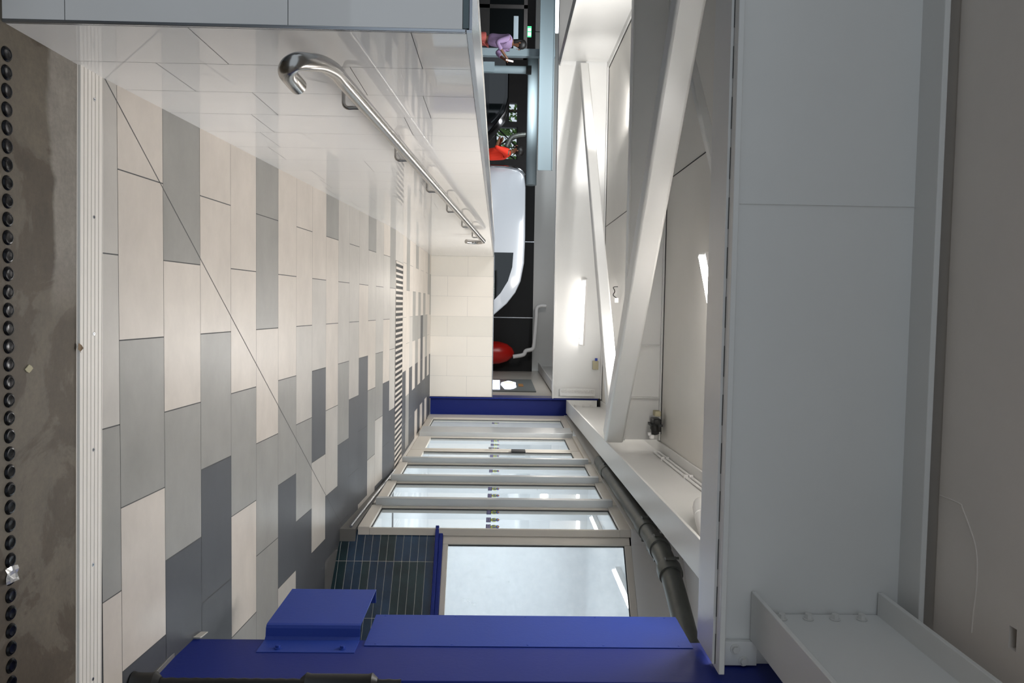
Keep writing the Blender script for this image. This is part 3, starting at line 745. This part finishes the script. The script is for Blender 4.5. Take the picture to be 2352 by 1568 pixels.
tubelight('bright slanting tube light on the ceiling just behind the near beam', (-.385, 5.30, 2.80), (.62, 4.55, 2.80), (0, 0, 1), 'glow1', r=.017)
tubelight('tube light over the hall at the far left under the roof', (-6.3, 13.2, 2.29), (-4.88, 13.2, 2.30), (0, 0, 1), 'glow2', .04)

t = thing('loudspeaker', 'dark grey loudspeaker strapped in the ceiling corner by the beam', 'speaker', (1.10, 6.75, 2.75))
q = MB(); q.box((1.03, 6.70, 2.79), (1.15, 6.86, 2.865)); build(q, 'case', 'blk', t, .012)
q = MB(); q.tube([(1.10, 6.70, 2.80), (1.155, 6.66, 2.80)], .035, 18); build(q, 'horn', 'blk', t)
q = MB(); q.box((1.08, 6.695, 2.77), (1.10, 6.865, 2.875)); build(q, 'strap', 'rubber', t)
boxo('junction_box', (.955, 6.70, 2.80), (1.005, 6.80, 2.86), 'paper', None, .008, cat='box', label='small cream junction box beside the loudspeaker')
q = MB(); q.box((1.17, 6.66, 2.755), (1.21, 6.72, 2.79)); q.box((1.15, 6.67, 2.735), (1.18, 6.70, 2.765))
build(q, 'conduit_tee', 'pvc', None, .005, cat='fitting', label='small white conduit fitting under the loudspeaker')
for k, zz in enumerate((2.855, 2.815)):
    t = thing('cable_conduit', ('upper' if k == 0 else 'lower')+' of two white conduits along the edge beam', 'conduit', (1.3, 5, zz), 'white conduits on the edge beam')
    q = MB(); q.tube([(1.345, 6.75, zz), (1.32, 5.9, zz), (1.245, 3.6, zz)], .0105, 10); build(q, 'conduit_tube', 'pvc', t)
    for yy in (6.4, 5.6, 4.8):
        xx = 1.345-(6.75-yy)*.032
        q = MB(); q.box((xx-.014, yy-.012, zz-.016), (xx+.016, yy+.012, zz+.014)); build(q, 'clip', 'pvc', t)
t = thing('sensor_box', 'small cream box with blue cap on the deep far beam', 'box', (.88, 10.85, 2.76))
q = MB(); q.box((.80, 10.855, 2.755), (.93, 10.90, 2.84)); build(q, 'case', 'paper', t, .004)
q = MB(); q.box((.76, 10.86, 2.79), (.80, 10.90, 2.825)); build(q, 'cap', 'blue', t)
t = thing('hanging_cable', 'thin curled cable with white socket under the far ceiling', 'cable', (-.1, 9.5, 2.8))
q = MB(); q.tube(smooth_path([(-.28, 9.6, 2.90), (-.27, 9.6, 2.84), (-.22, 9.6, 2.86), (-.17, 9.6, 2.84), (-.14, 9.6, 2.87), (-.12, 9.6, 2.90)], 5), .006, 8); build(q, 'cable', 'blk', t)
q = MB(); q.box((-.13, 9.57, 2.86), (-.07, 9.63, 2.905)); build(q, 'socket', 'pvc', t)

# ------------------------------------------------------------------ hall beyond the parapet
q = MB(); q.box((-14, 1.0, .0), (-1.02, 26.2, .1)); q.box((-1.05, 11.14, .0), (2.5, 26.2, .1))
build(q, 'floor_hall', 'hallfloor', kind='structure', smooth=False, label='dark floor of the hall behind the low wall', cat='floor')
# hall back wall with two window openings
YW = 26.0
q = MB()
def wallq(x0, x1, z0, z1): q.box((x0, YW, z0), (x1, YW+.2, z1))
op = [(-7.15, -6.5, 1.58, 1.86), (-6.30, -5.20, 1.14, 1.88)]
wallq(-14, -7.15, .1, 2.95); wallq(-7.15, -6.5, .1, 1.58); wallq(-7.15, -6.5, 1.86, 2.95); wallq(-6.5, -6.30, .1, 2.95)
wallq(-6.30, -5.20, .1, 1.14); wallq(-6.30, -5.20, 1.88, 2.95); wallq(-5.20, 2.5, .1, 2.95)
build(q, 'wall_hall_back', 'dark2', kind='structure', smooth=False, label='dark rear wall of the hall with small windows', cat='wall')
q = MB(); q.box((-14.2, 1, 0), (-14, 26.2, 3)); build(q, 'wall_hall_left', 'dark2', kind='structure', smooth=False, label='dark left side wall of the hall', cat='wall')
q = MB(); q.box((1.9, 19.4, .1), (2.0, 26.2, 3)); q.box((-3.1, 18.6, .1), (1.9, 18.7, 2.2)); build(q, 'wall_hall_dark', 'dark', kind='structure', smooth=False, label='black partition behind the white van', cat='wall')
q = MB()
for xx in (-1.65, .28): q.box((xx, 18.585, .1), (xx+.02, 18.598, 2.2))
build(q, 'trim_7', 'trimsteel', kind='structure', smooth=False, label='thin bright joints of the black partition', cat='trim')
q = MB(); q.box((-6.32, YW-.02, 1.12), (-5.18, YW, 1.16)); q.box((-6.32, YW-.02, 1.86), (-5.18, YW, 1.90)); q.box((-5.62, YW-.02, 1.14), (-5.58, YW, 1.88))
for a, b in (((-6.28, 1.16), (-5.62, 1.86)), ((-5.62, 1.16), (-6.0, 1.86)), ((-5.58, 1.2), (-5.2, 1.8))):
    q.prism([(a[0]-.03, YW-.02, a[1]), (a[0]+.03, YW-.02, a[1]), (b[0]+.03, YW-.02, b[1]), (b[0]-.03, YW-.02, b[1])], (0, .03, 0))
build(q, 'window_6', 'dark', kind='structure', smooth=False, label='braced window to the trees at the back of hall', cat='window')
q = MB(); q.box((-6.85, YW-.02, 1.58), (-6.82, YW, 1.86)); q.box((-7.17, YW-.02, 1.56), (-6.48, YW, 1.585)); build(q, 'window_7', 'dark', kind='structure', smooth=False, label='small square window left of the braced window', cat='window')
# trees outside
def tree(x, y, h, r, label, seed):
    o = thing('tree', label, 'tree', (x, y, 0), 'trees outside the hall windows')
    q = MB(); q.tube([(x, y, 0), (x+.05, y, h*.5), (x, y, h)], [.16, .12, .05], 8); build(q, 'trunk', 'bark', o)
    q = MB(); rnd = random.Random(seed)
    for k in range(420):
        a = rnd.uniform(0, 2*PI); b = rnd.uniform(-.9, 1); rr = r*rnd.uniform(.5, 1)
        c = Vector((x+math.cos(a)*rr*math.sqrt(1-b*b*.8), y+math.sin(a)*rr*math.sqrt(1-b*b*.8), h+b*rr))
        n1 = Vector((rnd.uniform(-1, 1), rnd.uniform(-1, 1), rnd.uniform(-1, 1))).normalized(); n2 = n1.orthogonal().normalized()
        s_ = rnd.uniform(.1, .2)
        q.poly([c-n2*s_, c+n1.cross(n2)*s_*.5, c+n2*s_, c-n1.cross(n2)*s_*.5])
    build(q, 'foliage', 'leaf', o, smooth=False)
tree(-6.6, 31, 1.6, 1.3, 'leafy tree seen through the left edge of braced window', 1)
tree(-8.6, 32.5, 2.0, 1.4, 'leafy tree seen through the small square window', 2)
q = MB(); q.box((-20, 26.2, -.1), (10, 45, 0)); build(q, 'ground', 'hallfloor', kind='structure', label='ground outside the hall', cat='ground')

# posts, ducts and fittings in the hall
boxo('hall_post', (-5.72, 16.45, .1), (-5.56, 16.6, 2.5), 'pale', None, .005, cat='post', kind='thing', label='pale blue-grey steel post behind the woman in lavender')
t = thing('vertical_duct', 'pale upright duct with bracket beside the steel post', 'duct', (-5.3, 16.6, .1))
q = MB(); q.tube([(-5.33, 16.7, .1), (-5.33, 16.7, 1.92)], .085, 16); build(q, 'duct_tube', 'pale', t)
q = MB(); q.tube([(-5.33, 16.7, 1.86), (-5.33, 16.7, 1.98)], .10, 16); build(q, 'collar', 'dark2', t)
q = MB(); q.box((-5.46, 16.58, .9), (-5.24, 16.62, 1.15)); build(q, 'bracket', 'pale', t)
t = thing('roof_duct', 'long round white duct under the hall roof', 'duct', (-4.2, 17.2, 1.9))
q = MB(); q.tube([(-5.9+.34*k, 17.2, 2.04) for k in range(10)], .125, 22); build(q, 'duct_tube', 'pale', t, angle=.9)
q = MB(); q.tube(smooth_path([(-4.05, 17.4, 1.92), (-4.02, 17.4, 1.7), (-3.95, 17.4, 1.55), (-3.75, 17.4, 1.45)], 6), [.06+.008*(k % 2) for k in range(19)], 12); build(q, 'branch', 'galv', t)
spot('duct_fill_spot', (-4.6, 16.2, 2.02), (-4.6, 17.2, 2.04), 70, 1.9, (.9, .97, 1))  # added spot that whitens the middle of the duct, no fitting
t = thing('exit_sign', 'lit green and white exit sign under the hall roof', 'sign', (-6.27, 16.9, 1.885))
q = MB(); q.tube([(-6.27, 16.93, 1.975), (-6.27, 16.93, 2.92)], .008, 8); build(q, 'hanger_rod', 'dark2', t)
q = MB(); q.box((-6.38, 16.9, 1.885), (-6.15, 16.95, 1.975)); build(q, 'case', 'green', t)
q = MB(); q.box((-6.33, 16.892, 1.895), (-6.27, 16.899, 1.965)); q.box((-6.24, 16.892, 1.895), (-6.165, 16.899, 1.965)); build(q, 'symbol', 'signwhite', t)
# dark glazed booth behind the woman
t = thing('glazed_booth', 'dark glazed booth standing behind the woman in lavender', 'booth', (-8.05, 19, .1))
q = MB()
for xx in (-9.50, -8.30, -6.95): q.box((xx-.05, 20.6, .1), (xx+.05, 20.75, 2.0))
q.box((-9.55, 20.6, 1.9), (-6.90, 20.75, 2.0)); q.box((-9.55, 20.6, .86), (-6.90, 20.75, .95)); q.box((-9.55, 20.6, .1), (-6.90, 20.68, .86)); build(q, 'frame', 'dark2', t)
q = MB(); q.box((-9.45, 20.63, .95), (-6.95, 20.645, 1.9)); build(q, 'glazing', 'darkglass', t)
q = MB(); q.box((-9.37, 20.615, 1.70), (-8.97, 20.625, 1.88)); build(q, 'notice', 'pale', t)
q = MB(); q.box((-8.05, 20.615, 1.62), (-7.05, 20.625, 1.75)); build(q, 'notice', 'pale', t)
for z in (1.15, 1.26):
    q = MB(); q.hexa([(-9.25, 20.61, z), (-8.85, 20.61, z-.01), (-8.85, 20.63, z-.01), (-9.25, 20.63, z)], [(-9.25, 20.61, z+.02), (-8.85, 20.61, z+.012), (-8.85, 20.63, z+.012), (-9.25, 20.63, z+.02)]); build(q, 'glazing_glint', 'pale', t)  # pale slanted bars stand in for light strips reflected in the glazing

# white van
def vehicle(name, label, prof, y0, y1, body, glassprofs, wheels, extra=None, cat='van', chrome=None):
    xs = [p[0] for p in prof]
    t = thing(name, label, cat, ((min(xs)+max(xs))/2, (y0+y1)/2, .1))
    q = MB(); ins = .10; cx0 = (min(xs)+max(xs))/2
    def ring(y, k): return [(cx0+(p[0]-cx0)*(1-k*.35), y, p[1] if p[1] < 1.0 else 1.0+(p[1]-1.0)*(1-k)) for p in prof]
    q.loft([ring(y0+.0, .06), ring(y0+.015, .02), ring(y0+.05, .0), ring(y1-.05, 0), ring(y1-.015, .02), ring(y1, .06)])
    build(q, 'body', body, t, angle=.5)
    for gp in glassprofs:
        q = MB(); q.prism([(p[0], y0-.004, p[1]) for p in gp], (0, .03, 0)); build(q, 'side_window', 'darkglass', t)
    for wx in wheels:
        for yy in (y0-.01, y1-.19):
            q = MB(); q.tube([(wx, yy, .42), (wx, yy+.2, .42)], .32, 24); wv = build(q, 'wheel', 'tyre', t)
            q = MB(); q.tube([(wx, yy-.005, .42), (wx, yy+.01, .42)], .18, 18); build(q, 'hub', 'chrome', wv)
    for cpts in (chrome or []):
        q = MB(); q.tube(smooth_path([(p[0], y0-.005, p[1]) for p in cpts], 5), .022, 8); build(q, 'chrome_trim', 'chrome', t)
    return t
vehicle('van', 'white van with dark side window parked behind the cream wall',
        [(-3.0, .35), (-3.04, .9), (-3.03, 1.4), (-2.98, 1.72), (-2.88, 1.84), (-2.6, 1.875), (-1.5, 1.885), (-.95, 1.87), (-.55, 1.80), (-.3, 1.69), (-.05, 1.50), (.2, 1.22), (.45, 1.05), (1.0, .92), (1.15, .7), (1.15, .35)],
        16.0, 17.9, 'van', [[(-1.17, .95), (-1.17, 1.63), (-.85, 1.61), (-.55, 1.52), (-.28, 1.36), (-.05, 1.15), (.1, .95)]], (-2.3, .55),
        chrome=[[(-3.05, 1.1), (-3.03, 1.5), (-2.97, 1.74), (-2.86, 1.85)]])
vehicle('car', 'black car with rounded roof parked left of the man in red',
        [(-6.55, .35), (-6.60, .8), (-6.50, 1.15), (-6.25, 1.42), (-5.90, 1.50), (-5.30, 1.50), (-4.95, 1.42), (-4.65, 1.2), (-4.40, .98), (-3.70, .88), (-3.55, .6), (-3.55, .35)],
        18.75, 19.9, 'blackcar', [[(-6.10, 1.0), (-6.00, 1.38), (-5.40, 1.40), (-5.05, 1.34), (-4.75, 1.08), (-4.70, 1.0)]], (-5.90, -4.1), cat='car',
        chrome=[[(-5.12, 1.36), (-4.85, 1.24), (-4.65, 1.06)]])
# red barrel, pipes near the distant column
t = thing('red_barrel', 'red plastic barrel beside the distant blue column', 'barrel', (1.15, 18.2, .1))
q = MB(); q.tube([(1.17, 18.25, z) for z in (.1, .14, .5, 1.0, 1.35, 1.55, 1.68, 1.73)], [.26, .28, .30, .30, .28, .22, .12, .02], 22); build(q, 'shell', 'redpl', t, angle=.9)
q = MB(); q.tube([(1.17, 18.25, 1.0), (1.17, 18.25, 1.03)], .308, 22); build(q, 'hoop', 'redpl', t)
t = thing('hall_pipe', 'bent pale pipe hanging under the distant roof beam', 'pipe', (.7, 17.9, 2.0))
q = MB(); q.tube(smooth_path([(-.02, 18, 2.50), (-.02, 18, 2.36), (.05, 18, 2.27), (.3, 18, 2.26), (.9, 18, 2.22), (1.05, 18, 2.18), (1.1, 18, 2.02), (1.2, 18, 1.95), (1.25, 18, 1.7)], 5), .05, 12); build(q, 'pipe', 'pvc', t, angle=.9)
# side wall of the next bay with lit display
q = MB(); q.box((WX+.005, 11.3, .1), (WX+.16, 18.85, 2.9)); build(q, 'wall_right_far', 'cream2', kind='structure', smooth=False, label='beige wall beyond the far blue column', cat='wall')
t = thing('display_screen', 'lit display panel on the beige wall beyond the far column', 'display', (WX, 15.1, .9))
q = MB(); q.box((WX-.02, 14.05, .9), (WX+.004, 16.3, 2.08)); build(q, 'panel', 'scrgrey', t)
q = MB(); q.box((WX-.026, 14.25, 1.18), (WX-.021, 16.0, 1.375)); build(q, 'lit_block', 'scrblue', t)
q = MB(); q.loft([[(x_, 15.1+math.cos(a)*.8*k, 1.56+math.sin(a)*.165*k) for a, k in zip([j*PI/6 for j in range(12)], (1,.95,1.1,.9,1.05,1,1,1.1,.9,1.0,1.05,.9))] for x_ in (WX-.021, WX-.026)]); build(q, 'lit_shape', 'scrblue', t)
q = MB(); q.box((WX-.028, 15.3, 1.47), (WX-.0265, 15.7, 1.66)); build(q, 'lit_shape', 'scryel', t)
q = MB(); q.box((WX-.026, 14.8, 1.76), (WX-.021, 15.3, 1.86)); build(q, 'patch', 'orange', t)

# ------------------------------------------------------------------ people
def person(loc, ang, label, top, legs, shoe='blk', hairlen=.0, arms=None, lean=.06, h=1.0):
    R_ = Matrix.Rotation(ang, 4, 'Z'); Lc = Vector(loc)
    t = thing('person', label, 'person', loc)
    t.rotation_euler = (0, 0, ang); OFF[t] = Vector((0, 0, 0))
    def skin(name, nodes, edges, m, parent=t, sub=2):
        me = bpy.data.meshes.new(name); me.from_pydata([Vector(n[0])*h for n in nodes], edges, []); me.materials.append(M[m])
        o = bpy.data.objects.new(name, me); C.objects.link(o); o.parent = parent; OFF[o] = Vector((0, 0, 0))
        o.modifiers.new('skin', 'SKIN'); sv = me.skin_vertices[0].data
        for i, n in enumerate(nodes):
            r = n[1] if isinstance(n[1], tuple) else (n[1], n[1]); sv[i].radius = (r[0]*h, r[1]*h)
        sv[0].use_root = True
        ss = o.modifiers.new('sub', 'SUBSURF'); ss.levels = sub; ss.render_levels = sub
        for p in me.polygons: p.use_smooth = True
        return o
    l = lean
    core = [((0, 0, .88), (.05, .06)), ((l*.5, 0, 1.06), (.06, .08)), ((l, 0, 1.24), (.08, .12)), ((l*1.2, 0, 1.36), (.07, .10)), ((l*1.5, 0, 1.42), .042), ((l*1.9, 0, 1.475), .05), ((l*2.2, 0, 1.545), (.088, .075)), ((l*2.1, 0, 1.62), (.075, .065))]
    n = list(core); e = [(i, i+1) for i in range(7)]
    for s_ in (-1, 1):
        b = len(n)
        n += [((.0, s_*.09, .80), .05), ((.03, s_*.095, .46), .045), ((.0, s_*.10, .10), .038), ((.10, s_*.105, .04), .03)]
        e += [(0, b), (b, b+1), (b+1, b+2), (b+2, b+3)]
    armn = []
    for s_, (el, wr, hd) in zip((-1, 1), arms):
        b = len(n)
        a_ = [((l*1.1, s_*.16, 1.335), .052), (el, .042), (wr, .028), (hd, (.026, .036))]
        n += a_; e += [(3, b), (b, b+1), (b+1, b+2), (b+2, b+3)]; armn.append(a_)
        d = (Vector(hd)-Vector(wr)).normalized(); sdv = d.cross(Vector((0, 0, 1)))
        sdv = sdv.normalized() if sdv.length > .1 else Vector((0, 1, 0))
        for k in range(4):
            f = len(n); p0 = Vector(hd)+sdv*(.018*(k-1.5))+d*.02
            ln = (.05, .06, .056, .044)[k]
            n += [(p0+d*ln*.5, .008), (p0+d*ln*.8-Vector((0, 0, .015)), .007)]; e += [(b+3, f), (f, f+1)]
        f = len(n); n += [(Vector(hd)+sdv*s_*.03+d*.005, .009), (Vector(hd)+sdv*s_*.038+d*.03, .008)]; e += [(b+3, f), (f, f+1)]
    skin('body', n, e, 'skin')
    # top: torso and sleeves
    tn = [((0, 0, .87), (.115, .145)), ((l*.5, 0, 1.06), (.105, .135)), ((l, 0, 1.24), (.118, .165)), ((l*1.2, 0, 1.355), (.082, .125)), ((l*1.45, 0, 1.40), (.055, .06))]
    te = [(0, 1), (1, 2), (2, 3), (3, 4)]
    for s_, a_ in zip((-1, 1), armn):
        b = len(tn); k = .75 if top != 'red' else .15
        wp = Vector(a_[1][0]).lerp(Vector(a_[2][0]), k)
        tn += [(a_[0][0], .066), (a_[1][0], .057), (wp, .042)]; te += [(3, b), (b, b+1), (b+1, b+2)]
    skin('top', tn, te, top)
    ln = [((0, 0, .955), (.105, .135))]; le = []
    for s_ in (-1, 1):
        b = len(ln); ln += [((0, s_*.09, .79), .097), ((.03, s_*.095, .46), .072), ((0, s_*.10, .13), .058)]; le += [(0, b), (b, b+1), (b+1, b+2)]
    skin('trousers', ln, le, legs)
    for s_ in (-1, 1):
        q = MB(); q.sphere((.05*h, s_*.103*h, .035*h), .05, 0, 12, 8, (2.5, .9, .7)); build(q, 'shoe', shoe, t)
    hx = l*2.15
    q = MB(); q.sphere(((hx-.018)*h, 0, 1.585*h), .098*h, 0, 16, 12, (1.05, .9, 1.05))
    if hairlen: q.loft([[((hx-.055+math.cos(a)*.055*k)*h, math.sin(a)*.085*k*h, z*h) for a in [j*PI/6 for j in range(12)]] for z, k in ((1.60, 1), (1.50, 1.05), (1.42, .95), (1.36, .5))])
    build(q, 'hair', 'hair', t)
    for s_ in (-1, 1):
        q = MB(); q.sphere(((hx+.083)*h, s_*.03*h, 1.555*h), .010*h, 0, 8, 6); build(q, 'eye', 'hair', t)
        q = MB(); q.sphere(((hx-.005)*h, s_*.083*h, 1.54*h), .022*h, 0, 8, 6, (.7, .4, 1.1)); build(q, 'ear', 'skin', t)
    q = MB(); q.sphere(((hx+.096)*h, 0, 1.53*h), .015*h, 0, 8, 6, (1, .8, 1.3)); build(q, 'nose', 'skin', t)
    q = MB(); q.sphere(((hx+.084)*h, 0, 1.495*h), .016*h, 0, 8, 6, (.6, 1.4, .4)); build(q, 'mouth', 'salmon', t)
    return t
person((-5.50, 15.3, .1), -.15, 'woman in a lavender sweater and salmon trousers looking at her phone', 'purple', 'salmon', hairlen=1,
       arms=[((.17, -.21, 1.08), (.35, -.10, 1.22), (.41, -.06, 1.28)), ((.19, .21, 1.08), (.36, .10, 1.22), (.42, .05, 1.28))], lean=.055, h=1.02)
t = thing('phone', 'glowing phone held in both hands by the woman in lavender', 'phone', (-5.05, 15.24, 1.40))
q = MB(); q.hexa([(-5.065, 15.20, 1.40), (-5.055, 15.20, 1.40), (-5.055, 15.275, 1.40), (-5.065, 15.275, 1.40)], [(-5.035, 15.20, 1.55), (-5.025, 15.20, 1.55), (-5.025, 15.275, 1.55), (-5.035, 15.275, 1.55)]); build(q, 'case', 'phone', t)
person((-3.22, 15.75, .1), PI+.2, 'man in an orange-red shirt raising his arms behind the van', 'red', 'dark', hairlen=0,
       arms=[((.14, -.22, 1.10), (.30, -.02, 1.20), (.33, .06, 1.22)), ((.16, .22, 1.10), (.32, .04, 1.16), (.35, -.04, 1.17))], lean=.05, h=1.02)
